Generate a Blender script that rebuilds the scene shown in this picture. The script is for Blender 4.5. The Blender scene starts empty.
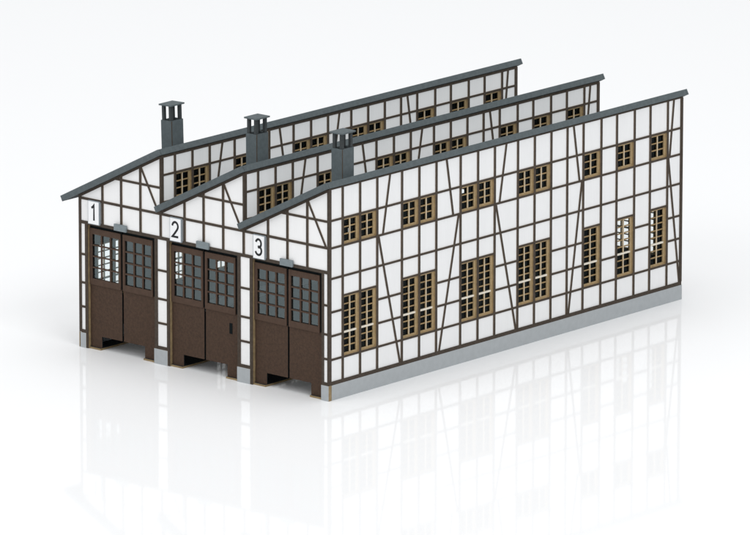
import bpy, bmesh, math
from mathutils import Vector, Matrix

# units: 1 = one centimetre of the model
scene = bpy.context.scene
COL = scene.collection
BAY, W, D = 4.0, 12.0, 19.9
TH = 0.12                                    # card thickness of the walls

# ------------------------------------------------------------------ materials
def new_mat(name):
    m = bpy.data.materials.new(name); m.use_nodes = True
    nt = m.node_tree
    return m, nt, nt.nodes['Principled BSDF']

def card(name, c, var=0.06, scale=9.0, rough=0.8, bump=0.05, fine=60.0, stretch=(1, 1, 1), spec=0.3, mottling=None):
    """matt printed card: soft blotches, fine fibre grain, a little bump"""
    m, nt, b = new_mat(name)
    L = nt.links.new
    tc = nt.nodes.new('ShaderNodeTexCoord')
    mp = nt.nodes.new('ShaderNodeMapping'); mp.inputs['Scale'].default_value = stretch
    L(tc.outputs['Object'], mp.inputs['Vector'])
    n1 = nt.nodes.new('ShaderNodeTexNoise'); n1.inputs['Scale'].default_value = scale; n1.inputs['Detail'].default_value = 6
    n2 = nt.nodes.new('ShaderNodeTexNoise'); n2.inputs['Scale'].default_value = fine; n2.inputs['Detail'].default_value = 3
    L(mp.outputs[0], n1.inputs['Vector']); L(mp.outputs[0], n2.inputs['Vector'])
    ad = nt.nodes.new('ShaderNodeMath'); ad.operation = 'ADD'
    L(n1.outputs['Fac'], ad.inputs[0]); L(n2.outputs['Fac'], ad.inputs[1])
    r = nt.nodes.new('ShaderNodeValToRGB')
    lo = [max(0, x * (1 - var)) for x in c]; hi = [min(1, x * (1 + var)) for x in c]
    if mottling: hi = list(mottling)
    r.color_ramp.elements[0].position = 0.40; r.color_ramp.elements[0].color = (*lo, 1)
    r.color_ramp.elements[1].position = 0.62; r.color_ramp.elements[1].color = (*hi, 1)
    hf = nt.nodes.new('ShaderNodeMath'); hf.operation = 'MULTIPLY'; hf.inputs[1].default_value = 0.5
    L(ad.outputs[0], hf.inputs[0]); L(hf.outputs[0], r.inputs['Fac'])
    L(r.outputs['Color'], b.inputs['Base Color'])
    b.inputs['Roughness'].default_value = rough
    b.inputs['Specular IOR Level'].default_value = spec
    if bump:
        bp = nt.nodes.new('ShaderNodeBump'); bp.inputs['Strength'].default_value = bump; bp.inputs['Distance'].default_value = 0.02
        L(n2.outputs['Fac'], bp.inputs['Height']); L(bp.outputs[0], b.inputs['Normal'])
    return m

M = {}
M['plaster'] = card('white_plaster_card', (.83, .835, .84), .015, 3.0, .75, .10, 26.0, (1, 1, .06))
M['plaster_front'] = card('white_front_card', (.86, .86, .86), .012, 3.0, .75, .06, 26.0, (1, 1, .06))
M['timber'] = card('brown_timber_card', (.059, .045, .034), .20, 8.0, .85, .08, 55.0)
M['timber_edge'] = card('scorched_card_edge', (.17, .125, .082), .25, 6.0, .85, .1, 40.0)
M['tan'] = card('raw_card_edge', (.28, .205, .11), .22, 5.0, .85, .1, 45.0)
M['door'] = card('brown_door_card', (.053, .031, .020), .10, 11.0, .8, .06, 48.0, mottling=(.074, .042, .026))
M['door_frame'] = card('brown_door_frame_card', (.071, .042, .028), .12, 6.0, .8, .05, 42.0)
M['slate'] = card('slate_grey_card', (.090, .110, .117), .14, 7.0, .7, .12, 55.0)
M['roof_top'] = card('bounce_roof_card', (.36, .385, .39), .10, 5.0, .7, .10, 45.0)  # unseen slopes, paler than the slate to bounce light onto the clerestory
M['slate_block'] = card('slate_block_card', (.20, .235, .25), .12, 7.0, .7, .1, 55.0)
M['chimney'] = card('chimney_card', (.080, .099, .106), .12, 7.0, .75, .10, 55.0)
M['chimney_dark'] = card('dark_chimney_card', (.040, .046, .048), .15, 7.0, .8, .08, 50.0)
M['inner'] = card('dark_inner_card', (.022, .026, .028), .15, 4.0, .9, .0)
M['plinth'] = card('grey_plinth_card', (.395, .42, .435), .045, 5.0, .75, .08, 70.0)
M['sash'] = card('tan_window_card', (.43, .32, .175), .16, 6.0, .8, .08, 40.0)
M['sash_dark'] = card('golden_muntin_card', (.31, .215, .105), .22, 6.0, .8, .08, 40.0)
M['sash_lit'] = card('lit_window_card', (.60, .50, .36), .10, 6.0, .8, .05, 40.0)  # mullion: light on the tan card painted as a paler tone
M['transom'] = card('lit_transom_card', (.74, .69, .59), .08, 6.0, .8, .05, 40.0)  # same card, lightened in colour for the light on the transom
M['plate'] = card('grey_plate_card', (.30, .34, .37), .08, 6.0, .7, .06, 50.0)
M['plate_white'] = card('white_enamel_plate', (.87, .88, .89), .008, 4.0, .5, .0)
M['ink'] = card('black_ink', (.012, .013, .015), .1, 6.0, .6, .0)
M['slot'] = card('black_gap_shade', (.008, .011, .012), .1, 6.0, .9, .0, spec=.05)  # painted shade for the door gaps, leaf edges and the small hole

def glass(name, tint, f0, rough=0.03):
    """thin film: mostly clear, with a Schlick reflection that is the same from both sides"""
    m = bpy.data.materials.new(name); m.use_nodes = True
    nt = m.node_tree; nt.nodes.clear(); L = nt.links.new
    out = nt.nodes.new('ShaderNodeOutputMaterial')
    mx = nt.nodes.new('ShaderNodeMixShader'); lw = nt.nodes.new('ShaderNodeLayerWeight'); lw.inputs['Blend'].default_value = .5
    pw = nt.nodes.new('ShaderNodeMath'); pw.operation = 'POWER'; pw.inputs[1].default_value = 5
    ma = nt.nodes.new('ShaderNodeMath'); ma.operation = 'MULTIPLY_ADD'; ma.inputs[1].default_value = 1 - f0; ma.inputs[2].default_value = f0
    tr = nt.nodes.new('ShaderNodeBsdfTransparent'); tr.inputs['Color'].default_value = (*tint, 1)
    gl = nt.nodes.new('ShaderNodeBsdfGlossy'); gl.inputs['Roughness'].default_value = rough
    gl.inputs['Color'].default_value = (.80, .97, 1, 1)
    L(lw.outputs['Facing'], pw.inputs[0]); L(pw.outputs[0], ma.inputs[0]); L(ma.outputs[0], mx.inputs['Fac'])
    L(tr.outputs[0], mx.inputs[1]); L(gl.outputs[0], mx.inputs[2]); L(mx.outputs[0], out.inputs['Surface'])
    return m
M['door_glass'] = glass('clear_door_film', (.93, .97, .98), .118)
M['glass'] = glass('clear_window_film', (.93, .95, .95), .004)

# ------------------------------------------------------------------ mesh helper
class Frame:
    """a wall plane: a runs along the wall, b is height, d is outward"""
    def __init__(s, o, a, n):
        s.o, s.a, s.n = Vector(o), Vector(a), Vector(n)
    def __call__(s, a, b, d):
        return s.o + s.a * a + Vector((0, 0, b)) + s.n * d

class MB:
    def __init__(s): s.bm = bmesh.new(); s.mats = []
    def mi(s, m):
        m = M[m] if isinstance(m, str) else m
        if m not in s.mats: s.mats.append(m)
        return s.mats.index(m)
    def face(s, pts, m):
        f = s.bm.faces.new([s.bm.verts.new(p) for p in pts]); f.material_index = s.mi(m); return f
    def prism(s, fr, poly, d0, d1, m, side=None, back=None):
        side = side or m; back = back or m
        f0 = [s.bm.verts.new(fr(a, b, d1)) for a, b in poly]
        f1 = [s.bm.verts.new(fr(a, b, d0)) for a, b in poly]
        fs = []
        f = s.bm.faces.new(f0); f.material_index = s.mi(m); fs.append(f)
        f = s.bm.faces.new(f1[::-1]); f.material_index = s.mi(back); fs.append(f)
        n = len(poly)
        for i in range(n):
            j = (i + 1) % n
            f = s.bm.faces.new((f0[i], f1[i], f1[j], f0[j])); f.material_index = s.mi(side); fs.append(f)
        bmesh.ops.recalc_face_normals(s.bm, faces=fs)
    def rect(s, fr, a0, a1, b0, b1, d0, d1, m, side=None, back=None):
        s.prism(fr, [(a0, b0), (a1, b0), (a1, b1), (a0, b1)], d0, d1, m, side, back)
    def bar(s, fr, p, q, w, d0, d1, m, side=None):
        """slanted timber, cut level at both ends"""
        h = w / 2
        s.prism(fr, [(p[0] - h, p[1]), (p[0] + h, p[1]), (q[0] + h, q[1]), (q[0] - h, q[1])], d0, d1, m, side)
    def box(s, x0, x1, y0, y1, z0, z1, m):
        s.prism(Frame((0, y0, 0), (1, 0, 0), (0, 1, 0)), [(x0, z0), (x1, z0), (x1, z1), (x0, z1)], 0, y1 - y0, m)
    def sheet(s, fr, a_cuts, b_cuts, holes, d0, d1, front, back, edge):
        """flat card with rectangular openings cut through it"""
        A = sorted(set(a_cuts + [h[0] for h in holes] + [h[1] for h in holes]))
        B = sorted(set(b_cuts + [h[2] for h in holes] + [h[3] for h in holes]))
        na, nb = len(A) - 1, len(B) - 1
        def solid(i, j):
            if not (0 <= i < na and 0 <= j < nb): return False
            ca, cb = (A[i] + A[i + 1]) / 2, (B[j] + B[j + 1]) / 2
            return not any(h[0] < ca < h[1] and h[2] < cb < h[3] for h in holes)
        cache = {}
        def v(i, j, k):
            if (i, j, k) not in cache: cache[(i, j, k)] = s.bm.verts.new(fr(A[i], B[j], (d0, d1)[k]))
            return cache[(i, j, k)]
        fs = []
        def add(vs, m):
            f = s.bm.faces.new(vs); f.material_index = s.mi(m); fs.append(f)
        for i in range(na):
            for j in range(nb):
                if not solid(i, j): continue
                add((v(i, j, 1), v(i + 1, j, 1), v(i + 1, j + 1, 1), v(i, j + 1, 1)), front)
                add((v(i, j, 0), v(i, j + 1, 0), v(i + 1, j + 1, 0), v(i + 1, j, 0)), back)
                if not solid(i - 1, j): add((v(i, j, 0), v(i, j, 1), v(i, j + 1, 1), v(i, j + 1, 0)), edge)
                if not solid(i + 1, j): add((v(i + 1, j, 0), v(i + 1, j + 1, 0), v(i + 1, j + 1, 1), v(i + 1, j, 1)), edge)
                if not solid(i, j - 1): add((v(i, j, 0), v(i + 1, j, 0), v(i + 1, j, 1), v(i, j, 1)), edge)
                if not solid(i, j + 1): add((v(i, j + 1, 0), v(i, j + 1, 1), v(i + 1, j + 1, 1), v(i + 1, j + 1, 0)), edge)
        bmesh.ops.recalc_face_normals(s.bm, faces=fs)
    def build(s, name, parent=None, label=None, bevel=0.0):
        me = bpy.data.meshes.new(name); s.bm.to_mesh(me); s.bm.free()
        for m in s.mats: me.materials.append(m)
        o = bpy.data.objects.new(name, me); COL.objects.link(o); o.parent = parent
        if label: o['label'] = label
        if bevel:
            b = o.modifiers.new('soft_edges', 'BEVEL'); b.width = bevel; b.segments = 2; b.limit_method = 'ANGLE'
        return o

# ------------------------------------------------------------------ the thing
shed = bpy.data.objects.new('engine_shed', None); COL.objects.link(shed)
shed['label'] = 'white and brown half-timbered model engine shed with three numbered stalls on glossy white surface'
shed['category'] = 'model building'

# wall planes (camera sees right and front)
RIGHT = Frame((W, 0, 0), (0, 1, 0), (1, 0, 0))
LEFT = Frame((0, 0, 0), (0, 1, 0), (-1, 0, 0))
FRONT = Frame((0, 0, 0), (1, 0, 0), (0, -1, 0))
BACK = Frame((0, D, 0), (1, 0, 0), (0, 1, 0))
CLER = [Frame((BAY * (k + 1), 0, 0), (0, 1, 0), (1, 0, 0)) for k in range(2)]

# roof profile
SLOPE = 0.51
E_X, E_Z = -0.134, 5.858                     # eave top edge of a bay
R_X, R_Z = 4.052, 7.993                      # ridge top edge
RTH = 0.219
LEN = math.hypot(R_X - E_X, R_Z - E_Z)
UX, UZ = (R_X - E_X) / LEN, (R_Z - E_Z) / LEN
OVF, OVB = 0.24, 0.20
def under(x):                                # underside of the roof of one bay, x from the bay's left
    return E_Z + (x - E_X) * UZ / UX - RTH / UX

# heights measured on the photograph
Z1, Z2, Z3, Z4, Z5, Z6 = 6.55, 5.555, 4.44, 3.22, 2.35, 1.485
ZB0, ZB1 = 0.555, 0.685
POSTS = [.75, 1.69, 2.62, 3.97, 4.92, 5.86, 7.20, 8.17, 9.11, 10.41, 11.36, 12.30, 13.22, 14.14, 15.17, 16.07, 17.10, 18.02, 19.04]
WIN = [(0, 1), (1, 2), (3, 4), (4, 5), (6, 7), (7, 8), (9, 10), (10, 11), (13, 14), (15, 16), (17, 18)]
PLAIN = [(-1, 0), (2, 3), (5, 6), (8, 9), (11, 12), (12, 13), (14, 15), (16, 17), (18, 19)]
UP_DIAG = [(3.33, 2.93), (6.42, 6.80), (9.77, 9.38), (13.57, 13.93), (19.40, 19.17)]
LOW_DIAG = [(2.69, 3.87), (7.10, 6.03), (9.18, 10.32), (14.07, 13.33), (19.09, 19.79)]
PW, BH = 0.105, 0.078
P_D, B_D, G_D = 0.030, 0.026, 0.022          # posts, beams and braces stand differently proud
WTOP = 7.73
def edge(i):
    return 0.06 if i < 0 else (19.84 if i >= len(POSTS) else POSTS[i])
UPPER = [(edge(i) + PW / 2, edge(j) - PW / 2, Z2 + BH / 2, Z1 - BH / 2) for i, j in WIN]
ZL = 3.725                                   # lintel over the tall windows
LOWER = [(edge(i) + PW / 2, edge(j) - PW / 2, Z6 + BH / 2, ZL - .03) for i, j in WIN]

CZ1, CZ2 = 6.985, 5.99                       # the clerestory windows sit higher than those of the long wall
CLEAR = [(a, b, CZ2 + BH / 2, CZ1 - BH / 2) for a, b, _, _ in UPPER]
def side_timbers(fr, low=True, z_bottom=ZB0, y0=0.0, y1=D):
    t = MB()
    z1, z2 = (Z1, Z2) if low else (CZ1, CZ2)
    top = WTOP
    t.rect(fr, y0, y0 + .13, ZB1 if low else z_bottom, top, 0, P_D + .004, 'timber', 'timber')
    t.rect(fr, y1 - .11, y1, ZB1 if low else z_bottom, top, 0, P_D + .004, 'timber', 'timber')
    for y in POSTS:
        t.rect(fr, y - PW / 2, y + PW / 2, ZB1 if low else z_bottom, top, 0, P_D, 'timber', 'timber_edge')
    zs = [z1, z2] + ([Z3, Z6] if low else [])
    for z in zs:
        t.rect(fr, y0 + .13, y1 - .11, z - BH / 2, z + BH / 2, 0, B_D, 'timber', 'timber_edge')
    t.rect(fr, y0 + .13, y1 - .11, WTOP - (.055 if low else .10), WTOP - .005, 0, B_D, 'timber', 'timber')  # top beam, deepened on the clerestory to paint the shadow under the fascia
    for a, b in UP_DIAG:
        t.bar(fr, (a + (b - a) * (WTOP - z2) / (WTOP - Z2), z2), (a, WTOP), .095, 0, G_D, 'timber', 'timber_edge')
    if low:
        t.rect(fr, y0, y1, ZB0, ZB1, 0, P_D + .008, 'timber', 'timber')
        for i, j in PLAIN:
            for z in (Z4, Z5):
                t.rect(fr, edge(i), edge(j), z - BH / 2, z + BH / 2, 0, B_D, 'timber', 'timber_edge')
        for i, j in WIN:
            t.rect(fr, edge(i), edge(j), ZL - .03, ZL + .04, 0, B_D, 'timber', 'timber_edge')
        for a, b in LOW_DIAG:
            t.bar(fr, (b, ZB1), (a, Z2), .095, 0, G_D, 'timber', 'timber_edge')
    return t

# ------------------------------------------------------------------ windows
def window(fr, a0, a1, b0, b1, rows, transom=None):
    """tan card sash in the opening, cut into two columns of small panes, with a film behind"""
    root = bpy.data.objects.new('window', None); COL.objects.link(root)
    c = fr((a0 + a1) / 2, b0, 0)
    root.location = c; root.parent = shed
    loc = Frame(fr.o - c, fr.a, fr.n)
    f = MB(); d1, d0 = -.055, -.105
    st, rl, mw = .082, .065, .052
    g = .002
    a0 += g; a1 -= g; b0 += g; b1 -= g
    f.rect(loc, a0, a0 + st, b0, b1, d0, d1, 'sash', 'sash')
    f.rect(loc, a1 - st, a1, b0, b1, d0, d1, 'sash', 'sash')
    f.rect(loc, a0 + st, a1 - st, b0, b0 + rl, d0, d1 - .001, 'sash', 'sash')
    f.rect(loc, a0 + st, a1 - st, b1 - rl, b1, d0, d1 - .001, 'sash', 'sash')
    m = (a0 + a1) / 2
    f.rect(loc, m - mw / 2, m + mw / 2, b0 + rl, b1 - rl, d0 + .004, d1 - .004, 'sash_lit', 'sash')
    h = (b1 - b0 - 2 * rl) / rows
    for k in range(1, rows):
        z = b0 + rl + k * h
        if k == transom:
            f.rect(loc, a0 + st, a1 - st, z - .032, z + .032, d0 + .004, d1 + .012, 'transom', 'transom')
        else:
            f.rect(loc, a0 + st, a1 - st, z - .021, z + .021, d0 + .010, d1 - .008, 'sash_dark', 'sash_dark')
    f.build('frame', root)
    p = MB()
    p.face([loc(a0, b0, d0 - .012), loc(a1, b0, d0 - .012), loc(a1, b1, d0 - .012), loc(a0, b1, d0 - .012)], 'glass')
    p.build('pane', root)

# ------------------------------------------------------------------ outer side walls
for fr, inner_y in ((RIGHT, TH), (LEFT, TH)):
    w = MB()
    top = WTOP if fr is RIGHT else under(0.0) + .02
    low_holes = LOWER if fr is RIGHT else [(h[0], h[1] - (.27 if n % 2 and n < 8 else .2 if n == 4 else 0), h[2], h[3]) for n, h in enumerate(LOWER) if n != 5]  # left openings trimmed and one omitted, to limit light through the doors
    holes = (UPPER if fr is RIGHT else []) + low_holes
    w.sheet(fr, [TH, D - TH], [ZB0 - .10, top], holes, -TH, 0, 'plaster', 'inner', 'sash')
    wo = w.build('side_wall', shed)
    if fr is RIGHT:
        side_timbers(fr).build('timber_frame', wo)
        for a0, a1, b0, b1 in UPPER: window(fr, a0, a1, b0, b1, 3)
    else:
        t = MB()                              # the left side is low: its eave sits just above the lower beam
        for y in POSTS + [.06, D - .06]:
            t.rect(fr, y - PW / 2, y + PW / 2, ZB1, top - .03, 0, P_D, 'timber', 'timber_edge')
        for z in (Z3, Z6, 5.40):
            t.rect(fr, 0.01, D - .01, z - BH / 2, z + BH / 2, 0, B_D, 'timber', 'timber_edge')
        t.rect(fr, 0, D, ZB0, ZB1, 0, P_D + .008, 'timber')
        for i, j in PLAIN:
            for z in (Z4, Z5): t.rect(fr, edge(i), edge(j), z - BH / 2, z + BH / 2, 0, B_D, 'timber', 'timber_edge')
        for i, j in WIN: t.rect(fr, edge(i), edge(j), ZL - .03, ZL + .04, 0, B_D, 'timber', 'timber_edge')
        for a, b in LOW_DIAG: t.bar(fr, (b, ZB1), (a, 5.4), .095, 0, G_D, 'timber', 'timber_edge')
        t.build('timber_frame', wo)
    for a0, a1, b0, b1 in low_holes: window(fr, a0, a1, b0, b1, 8, 3)

# ------------------------------------------------------------------ clerestory walls above the valleys, with added light screens below
for fr in CLER:
    w = MB()
    light_holes = [(11.88, 12.28, 4.78, 5.0), (5.66, 5.90, 4.46, 4.66)] if fr is CLER[1] else []  # made-up holes that let bright spots through the added screen
    w.sheet(fr, [TH, D - TH], [5.72, WTOP], CLEAR, -TH, 0, 'plaster', 'inner', 'sash')
    w.sheet(fr, [TH, D - TH], [4.05, 5.718], light_holes, -TH, -.004, 'inner', 'inner', 'inner')  # added dark screen under the wall, blocks light seen through the windows
    wo = w.build('clerestory_wall', shed)
    side_timbers(fr, False, 5.72, 0.001, D - .001).build('timber_frame', wo)
    for a0, a1, b0, b1 in CLEAR: window(fr, a0, a1, b0, b1, 3)

# ------------------------------------------------------------------ gables
OX0, OX1, OZ = .42, 3.70, 4.635              # door opening of a bay
def gable_top(w, fr, x, mat, d1=0.0):
    w.prism(fr, [(x, 4.75), (x + BAY, 4.75), (x + BAY, under(BAY) + .01), (x, under(0) + .01)], -TH, d1, mat, 'tan', 'inner')

for k in range(3):
    x = BAY * k
    w = MB()
    gable_top(w, FRONT, x, 'plaster_front')
    w.rect(FRONT, x, x + BAY, OZ, 4.75, -TH, 0, 'plaster_front', 'tan', 'inner')
    w.rect(FRONT, x, x + OX0, .004, OZ, -TH, 0, 'plaster_front', 'tan', 'inner')
    w.rect(FRONT, x + OX1, x + BAY, .004, OZ, -TH, 0, 'plaster_front', 'tan', 'inner')
    wo = w.build('front_wall', shed)
    t = MB()
    xr = x + BAY
    # lintel, rails and top beam
    t.rect(FRONT, x, xr, OZ - .002, 4.748, 0, B_D + .006, 'timber', 'timber')
    t.rect(FRONT, x, xr, 5.58 - .046, 5.58 + .046, 0, B_D, 'timber', 'timber_edge')
    xs = x + (6.54 - under(0)) / SLOPE
    t.rect(FRONT, xs + .0, xr, 6.54 - .042, 6.54 + .042, 0, B_D, 'timber', 'timber_edge')
    # rafter under the roof edge
    t.prism(FRONT, [(x + .02, under(.02) - .10), (xr, under(4.0) - .10), (xr, under(4.0)), (x + .02, under(.02))], 0, P_D + .004, 'timber')
    # posts
    for px in (1.16, 2.08, 3.02):
        t.rect(FRONT, x + px - .05, x + px + .05, 4.75, under(px) - .05, 0, P_D, 'timber', 'timber_edge')
    t.bar(FRONT, (x + 3.90, 5.60), (x + 3.04, under(3.04) - .06), .095, 0, G_D, 'timber', 'timber_edge')
    if k == 0:
        t.rect(FRONT, x - .01, x + .105, ZB1 - .1, under(0) - .03, 0, P_D, 'timber', 'timber')
    # ridge corner post
    zlow = ZB1 - .1 if k == 2 else 5.9
    t.rect(FRONT, xr - .03, xr + .034, zlow, under(4.0) - .02, -.0, P_D + .006, 'timber', 'timber')
    if k < 2:
        t.rect(FRONT, xr - .05, xr + .05, 4.75, 5.9, 0, P_D + .002, 'timber', 'timber_edge')
    # timbers framing the door opening and the short rails of the piers
    t.rect(FRONT, x + .29, x + OX0, .006, OZ, 0, P_D, 'timber', 'timber')
    t.rect(FRONT, x + OX1, x + (3.84 if k < 2 else 3.80), .006, OZ, 0, P_D, 'timber', 'timber')
    a0, a1 = (x + .10, x + .29) if k == 0 else (x - .0, x + .29)
    for z in (3.49, 2.43, 1.53):
        t.rect(FRONT, a0, a1, z - .04, z + .04, 0, B_D, 'timber', 'timber_edge')
        t.rect(FRONT, x + 3.80, xr - .0, z - .04, z + .04, 0, B_D, 'timber', 'timber_edge')
    t.rect(FRONT, a0, a1, .56, .675, 0, B_D, 'timber', 'timber')
    t.rect(FRONT, x + 3.80, xr, .56, .675, 0, B_D, 'timber', 'timber')
    t.build('timber_frame', wo)

    # ---- rear gable with its windows
    w = MB()
    gable_top(w, BACK, x, 'plaster')
    bw = [(x + .76, x + 1.64, Z6 + .04, ZL - .03), (x + 1.96, x + 2.84, Z6 + .04, ZL - .03)]
    w.sheet(BACK, [x, x + BAY], [.02, 4.75], bw, -TH, 0, 'plaster', 'inner', 'tan')
    wo = w.build('back_wall', shed)
    t = MB()
    for px in (.70, 1.70, 1.90, 2.90):
        t.rect(BACK, x + px - .05, x + px + .05, ZB1, under(px) - .05, 0, P_D, 'timber', 'timber_edge')
    t.rect(BACK, x, x + .11, ZB1, under(.1) - .03, 0, P_D, 'timber')
    t.rect(BACK, xr - .05, xr + .03, ZB1, under(4.0) - .03, 0, P_D, 'timber')
    for z in (6.54, 5.58, Z3, ZL + .01, Z6):
        a = x + max(.11, (z - under(0)) / SLOPE)
        t.rect(BACK, a, xr, z - .04, z + .04, 0, B_D, 'timber', 'timber_edge')
    t.rect(BACK, x, xr, ZB0, ZB1, 0, P_D + .008, 'timber')
    t.prism(BACK, [(x + .02, under(.02) - .10), (xr, under(4.0) - .10), (xr, under(4.0)), (x + .02, under(.02))], 0, P_D + .004, 'timber')
    t.build('timber_frame', wo)
    for h in bw: window(BACK, *h, 8, 3)

# ------------------------------------------------------------------ roofs
def roof_pt(x, s, t): return (x + E_X + UX * s + UZ * t, E_Z + UZ * s - UX * t)
for k in range(3):
    x = BAY * k
    ext = -0.66 if k == 0 else 0.0           # the outer eave reaches further out
    inner = ext if k == 0 else .19           # behind the gable the others start at the wall
    YF = Frame((0, 0, 0), (1, 0, 0), (0, 1, 0))
    r = MB()
    q = lambda s0, s1, t0=0.0, t1=RTH: [roof_pt(x, s0, t1), roof_pt(x, s1, t1), roof_pt(x, s1, t0), roof_pt(x, s0, t0)]
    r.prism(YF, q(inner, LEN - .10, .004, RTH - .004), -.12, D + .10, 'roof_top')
    r.bm.normal_update(); ii = r.mi('inner')
    for fc in r.bm.faces:
        if fc.normal.z < -.5: fc.material_index = ii
    ro = r.build('roof', shed)
    f = MB(); f.prism(YF, q(ext, LEN - .002), -OVF, -.12, 'slate'); f.build('fascia', ro, bevel=.008)
    f = MB(); f.prism(YF, q(LEN - .10, LEN), -.108, D + .09, 'slate'); f.build('fascia', ro, bevel=.008)
    f = MB(); f.prism(YF, q(ext, LEN - .002), D + .10, D + OVB, 'slate'); f.build('fascia', ro, bevel=.008)

# ------------------------------------------------------------------ chimneys
CH = dict(x=3.72, y=1.0, sx=.50, sy=.64)
def chimney(k, y0, top, lean):
    """shaft with its front right corner at (x, y0)"""
    x1 = BAY * k + CH['x']; x0 = x1 - CH['sx']; y1 = y0 + CH['sy']
    cx, cy = (x0 + x1) / 2, (y0 + y1) / 2
    base = under(cx - BAY * k) - .15
    s = MB(); hx, hy = CH['sx'] / 2, CH['sy'] / 2
    h = top - base
    # four card sides, with a dark open top
    s.box(-hx, hx - .004, -hy, -hy + .05, 0, h, 'chimney')
    s.box(hx - .004, hx, -hy + .002, -hy + .05, 0, h - .002, 'timber')
    s.box(-hx, hx, hy - .06, hy, 0, h, 'chimney')
    s.box(-hx, -hx + .06, -hy + .05, hy - .06, 0, h - .003, 'chimney')
    s.box(hx - .06, hx, -hy + .05, hy - .06, 0, h - .003, 'chimney')
    s.box(-hx + .06, hx - .06, -hy + .05, hy - .06, h - .12, h - .06, 'inner')
    c = s.build('chimney', shed, bevel=.006)
    c.location = (cx, cy, base); c.rotation_euler = (0, lean, 0)
    ph = .54
    for sx in (-1, 1):
        for sy in (-1, 1):
            p = MB()
            px, py = sx * (hx - .085), sy * (hy - .085)
            p.box(px - .055, px + .055, py - .055, py + .055, h - .055, h + ph, 'chimney_dark')
            p.build('post', c)
    p = MB(); p.box(-hx - .05, hx + .05, -hy - .05, hy + .05, h + ph + .001, h + ph + .055, 'slate'); p.build('cap', c, bevel=.008)
chim_y = [.93, 1.00, 1.05]; chim_top = [8.77, 8.87, 8.93]
for k in range(3):
    chimney(k, chim_y[k], chim_top[k], (-.03, -.005, 0)[k])

# ------------------------------------------------------------------ plinths and floor plates
p = MB()
p.rect(RIGHT, .125, D + .03, 0.001, ZB0, -.06, .042, 'plinth', 'plinth')
p.build('plinth', shed)
p = MB()
p.rect(LEFT, .0, D + .03, 0.001, ZB0, -.06, .042, 'plinth', 'tan')
p.build('plinth', shed)
p = MB()
p.rect(BACK, .07, W - .07, 0.001, ZB0, 0, .042, 'plinth', 'plinth')
p.build('plinth', shed)
for a0, a1 in ((.055, .33), (3.68, 4.33), (7.69, 8.31), (11.69, 12.042)):
    p = MB()
    p.rect(FRONT, a0, a1, 0.001, .56, -.115, .042, 'plinth', 'tan', 'tan')
    p.build('plinth', shed)
for a0, a1 in ((.335, .985), (3.09, 4.985), (7.09, 8.985), (11.09, 11.88)):
    p = MB()
    p.prism(Frame((0, 0, 0), (1, 0, 0), (0, 1, 0)), [(a0, .003), (a1, .003), (a1, .068), (a0, .068)], .03, 2.2, 'tan')
    top = p.bm.faces
    p.bm.faces.ensure_lookup_table()
    i = p.mi('inner')
    for f in p.bm.faces:
        if f.normal.z > .5: f.material_index = i
    p.build('floor_plate', shed)

p = MB(); p.box(.13, W - .13, 2.205, D - TH - .01, .003, .066, 'inner'); p.build('floor_plate', shed)

# ------------------------------------------------------------------ doors
def door_leaf(x, left, slot=False):
    s = 1 if left else -1
    fr = Frame((x + 2.012, .165, 0), (-1 if left else 1, 0, 0), (0, -1, 0))     # a runs from the middle gap outwards
    d = MB()
    out = 1.585 if left else 1.675           # outer edge
    leg = 1.03 if left else 1.075
    g0, g1 = .012, .0
    # lower panel with the cut-out over the track
    gp = .032 if left else .046
    d.prism(fr, [(gp, .50), (leg, .50), (leg, .07), (out, .07), (out, 2.42), (gp, 2.42)], 0, .05, 'door', 'slot')  # leaf edges coloured black as shade in the gaps
    # back sheet round the glazing, black to paint the shadow gaps beside the frame
    gl0, gl1, gz0, gz1 = .145, (1.455 if left else 1.435), 2.625, 4.285
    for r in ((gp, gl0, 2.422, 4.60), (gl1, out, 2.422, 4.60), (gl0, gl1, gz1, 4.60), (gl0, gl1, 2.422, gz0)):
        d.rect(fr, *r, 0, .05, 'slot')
    root = d.build('door_leaf', shed, 'door leaf with a small black slot' if slot else None)
    # raised window frame with its lattice
    f = MB()
    e = 1.575 if left else 1.508
    zt = 4.50
    a = .062 if left else .045
    f.rect(fr, a, gl0, 2.40, zt, .051, .100, 'door_frame')
    f.rect(fr, gl1, e, 2.40, zt, .051, .100, 'door_frame')
    f.rect(fr, gl0, gl1, gz1, zt, .051, .098, 'door_frame')
    f.rect(fr, gl0, gl1, 2.40, gz0, .051, .098, 'door_frame')
    for c in (1, 2):
        ac = gl0 + (gl1 - gl0) * c / 3
        f.rect(fr, ac - .029, ac + .029, gz0, gz1, .034, .078, 'door_frame')
    for c in (1, 2, 3):
        zc = gz0 + (gz1 - gz0) * c / 4
        f.rect(fr, gl0, gl1, zc - .024, zc + .024, .034, .084, 'door_frame')
    f.build('window_frame', root)
    p = MB()
    p.face([fr(gl0 - .01, gz0 - .01, .030), fr(gl1 + .01, gz0 - .01, .030), fr(gl1 + .01, gz1 + .01, .030), fr(gl0 - .01, gz1 + .01, .030)], 'door_glass')
    p.build('pane', root)
    if slot:
        l = MB(); l.rect(fr, 1.185, 1.325, 1.66, 2.05, .0505, .062, 'slot'); l.build('dark_hole_patch', root)  # black patch painting the darkness of a hole in the leaf
    return root
for k in range(3):
    door_leaf(BAY * k, True)
    door_leaf(BAY * k, False, k == 1)
    b = MB(); b.rect(FRONT, BAY * k + 1.79, BAY * k + 2.38, 4.645, 4.89, .034, .11, 'slate_block'); b.build('lintel_block', shed, bevel=.006)

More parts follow.
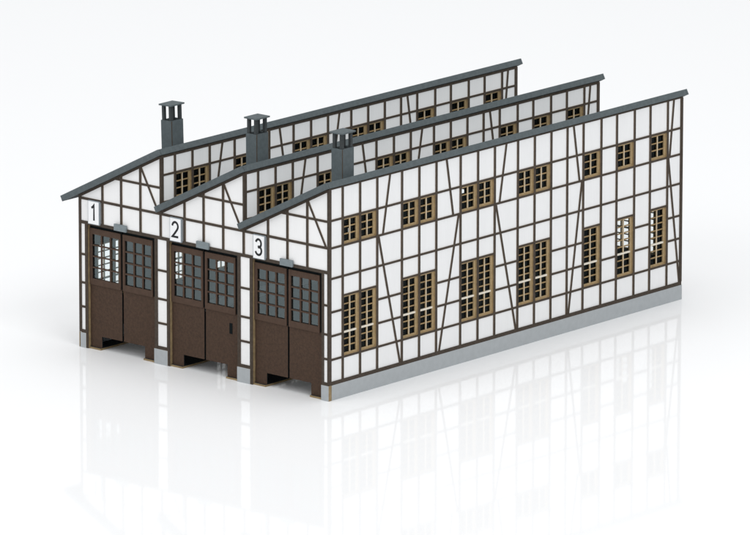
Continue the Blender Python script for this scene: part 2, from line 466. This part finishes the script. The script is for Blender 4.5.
# ------------------------------------------------------------------ number plates
def arc(cx, cy, rx, ry, a0, a1, n=14):
    return [(cx + rx * math.cos(math.radians(a0 + (a1 - a0) * i / n)), cy + ry * math.sin(math.radians(a0 + (a1 - a0) * i / n))) for i in range(n + 1)]
GLYPH = {
 '1': [[(-.085, .175), (-.02, .215), (.035, .285), (.035, -.285)]],
 '2': [arc(0, .125, .135, .16, 175, -12, 14) + [(.10, .02), (-.02, -.13), (-.13, -.255), (.15, -.255)]],
 '3': [arc(0, .135, .125, .15, 165, -75, 14) + [(-.03, .0)], [(-.03, .0)] + arc(0, -.13, .14, .155, 80, -168, 16)],
}
def stroke(mb, fr, cx, cz, pts, w, d):
    P = [Vector((x + cx, z + cz)) for x, z in pts]
    L, R = [], []
    for i, p in enumerate(P):
        t0 = (P[i] - P[i - 1]).normalized() if i else None
        t1 = (P[i + 1] - P[i]).normalized() if i < len(P) - 1 else None
        if t0 is None: t = t1; m = 1
        elif t1 is None: t = t0; m = 1
        else:
            t = (t0 + t1).normalized(); m = 1 / max(.45, t.dot(t0))
        n = Vector((-t.y, t.x)) * w / 2 * m
        L.append(p + n); R.append(p - n)
    for i in range(len(P) - 1):
        mb.face([fr(*L[i], d), fr(*R[i], d), fr(*R[i + 1], d), fr(*L[i + 1], d)], 'ink')
for k, ch in enumerate('123'):
    x = BAY * k
    p = MB(); p.rect(FRONT, x + .53, x + 1.08, 4.70, 5.575, .034, .115, 'plate')
    po = p.build('number_plate', shed, 'white plate reading ' + ch)
    q = MB(); q.rect(FRONT, x + .552, x + 1.062, 4.722, 5.553, .1155, .121, 'plate_white')
    q.build('white_face', po)
    g = MB()
    for j, st in enumerate(GLYPH[ch]): stroke(g, FRONT, x + .80, 5.14, st, .082, .124 + .001 * j)
    g.build('numeral', po)

# ------------------------------------------------------------------ the glossy white surface
m, nt, b = new_mat('glossy_white_acrylic')
b.inputs['Base Color'].default_value = (.905, .912, .92, 1)
b.inputs['Roughness'].default_value = .07
b.inputs['IOR'].default_value = 1.18
n = nt.nodes.new('ShaderNodeTexNoise'); n.inputs['Scale'].default_value = .35
tc = nt.nodes.new('ShaderNodeTexCoord'); nt.links.new(tc.outputs['Object'], n.inputs['Vector'])
mr = nt.nodes.new('ShaderNodeMapRange'); mr.inputs['To Min'].default_value = .03; mr.inputs['To Max'].default_value = .055
b.inputs['Specular Tint'].default_value = (.93, .965, 1, 1)
nt.links.new(n.outputs['Fac'], mr.inputs['Value']); nt.links.new(mr.outputs[0], b.inputs['Roughness'])
M['surface'] = m
s = MB()
s.face([(-500, -500, 0), (500, -500, 0), (500, 500, 0), (-500, 500, 0)], 'surface')
so = s.build('tabletop'); so['kind'] = 'structure'

# ------------------------------------------------------------------ light: a white tent and soft boxes
wd = bpy.data.worlds.new('World'); scene.world = wd; wd.use_nodes = True
bg = wd.node_tree.nodes['Background']; bg.inputs['Color'].default_value = (.985, .992, 1, 1); bg.inputs['Strength'].default_value = .745
def area(name, loc, target, size, power, col=(1, 1, 1)):
    l = bpy.data.lights.new(name, 'AREA'); l.shape = 'RECTANGLE'; l.size, l.size_y = size; l.energy = power; l.color = col
    o = bpy.data.objects.new(name, l); COL.objects.link(o); o.location = loc
    o.rotation_euler = (Vector(target) - Vector(loc)).to_track_quat('-Z', 'Y').to_euler()
    return o
area('softbox_front', (-62, -175, 125), (6, 6, 3), (140, 105), 86000)
area('softbox_right', (170, -60, 150), (0, 16, 0), (110, 80), 122000)
area('softbox_overhead', (4, 14, 200), (6, 12, 0), (170, 170), 116000)

# ------------------------------------------------------------------ camera (fitted to the photograph)
cx, cy, cz, yaw, pit, rol, f = 202.24044, -217.51258, 75.70208, -0.7129188, -0.2403245, 0.0009938, 8415.5101
F = Vector((math.sin(yaw) * math.cos(pit), math.cos(yaw) * math.cos(pit), math.sin(pit)))
R = Vector((math.cos(yaw), -math.sin(yaw), 0)); U = R.cross(F)
R2 = R * math.cos(rol) + U * math.sin(rol); U2 = -R * math.sin(rol) + U * math.cos(rol)
cam = bpy.data.cameras.new('camera'); co = bpy.data.objects.new('camera', cam); COL.objects.link(co)
mw = Matrix((R2, U2, -F)).transposed().to_4x4(); mw.translation = Vector((cx, cy, cz))
co.matrix_world = mw
cam.sensor_fit = 'HORIZONTAL'; cam.sensor_width = 36; cam.lens = f / 750 * 36
cam.clip_start = 1; cam.clip_end = 2000
scene.camera = co
scene.view_settings.view_transform = 'Standard'; scene.view_settings.look = 'None'
scene.view_settings.exposure = 0; scene.view_settings.gamma = 1
scene.cycles.max_bounces = 10; scene.cycles.transparent_max_bounces = 16
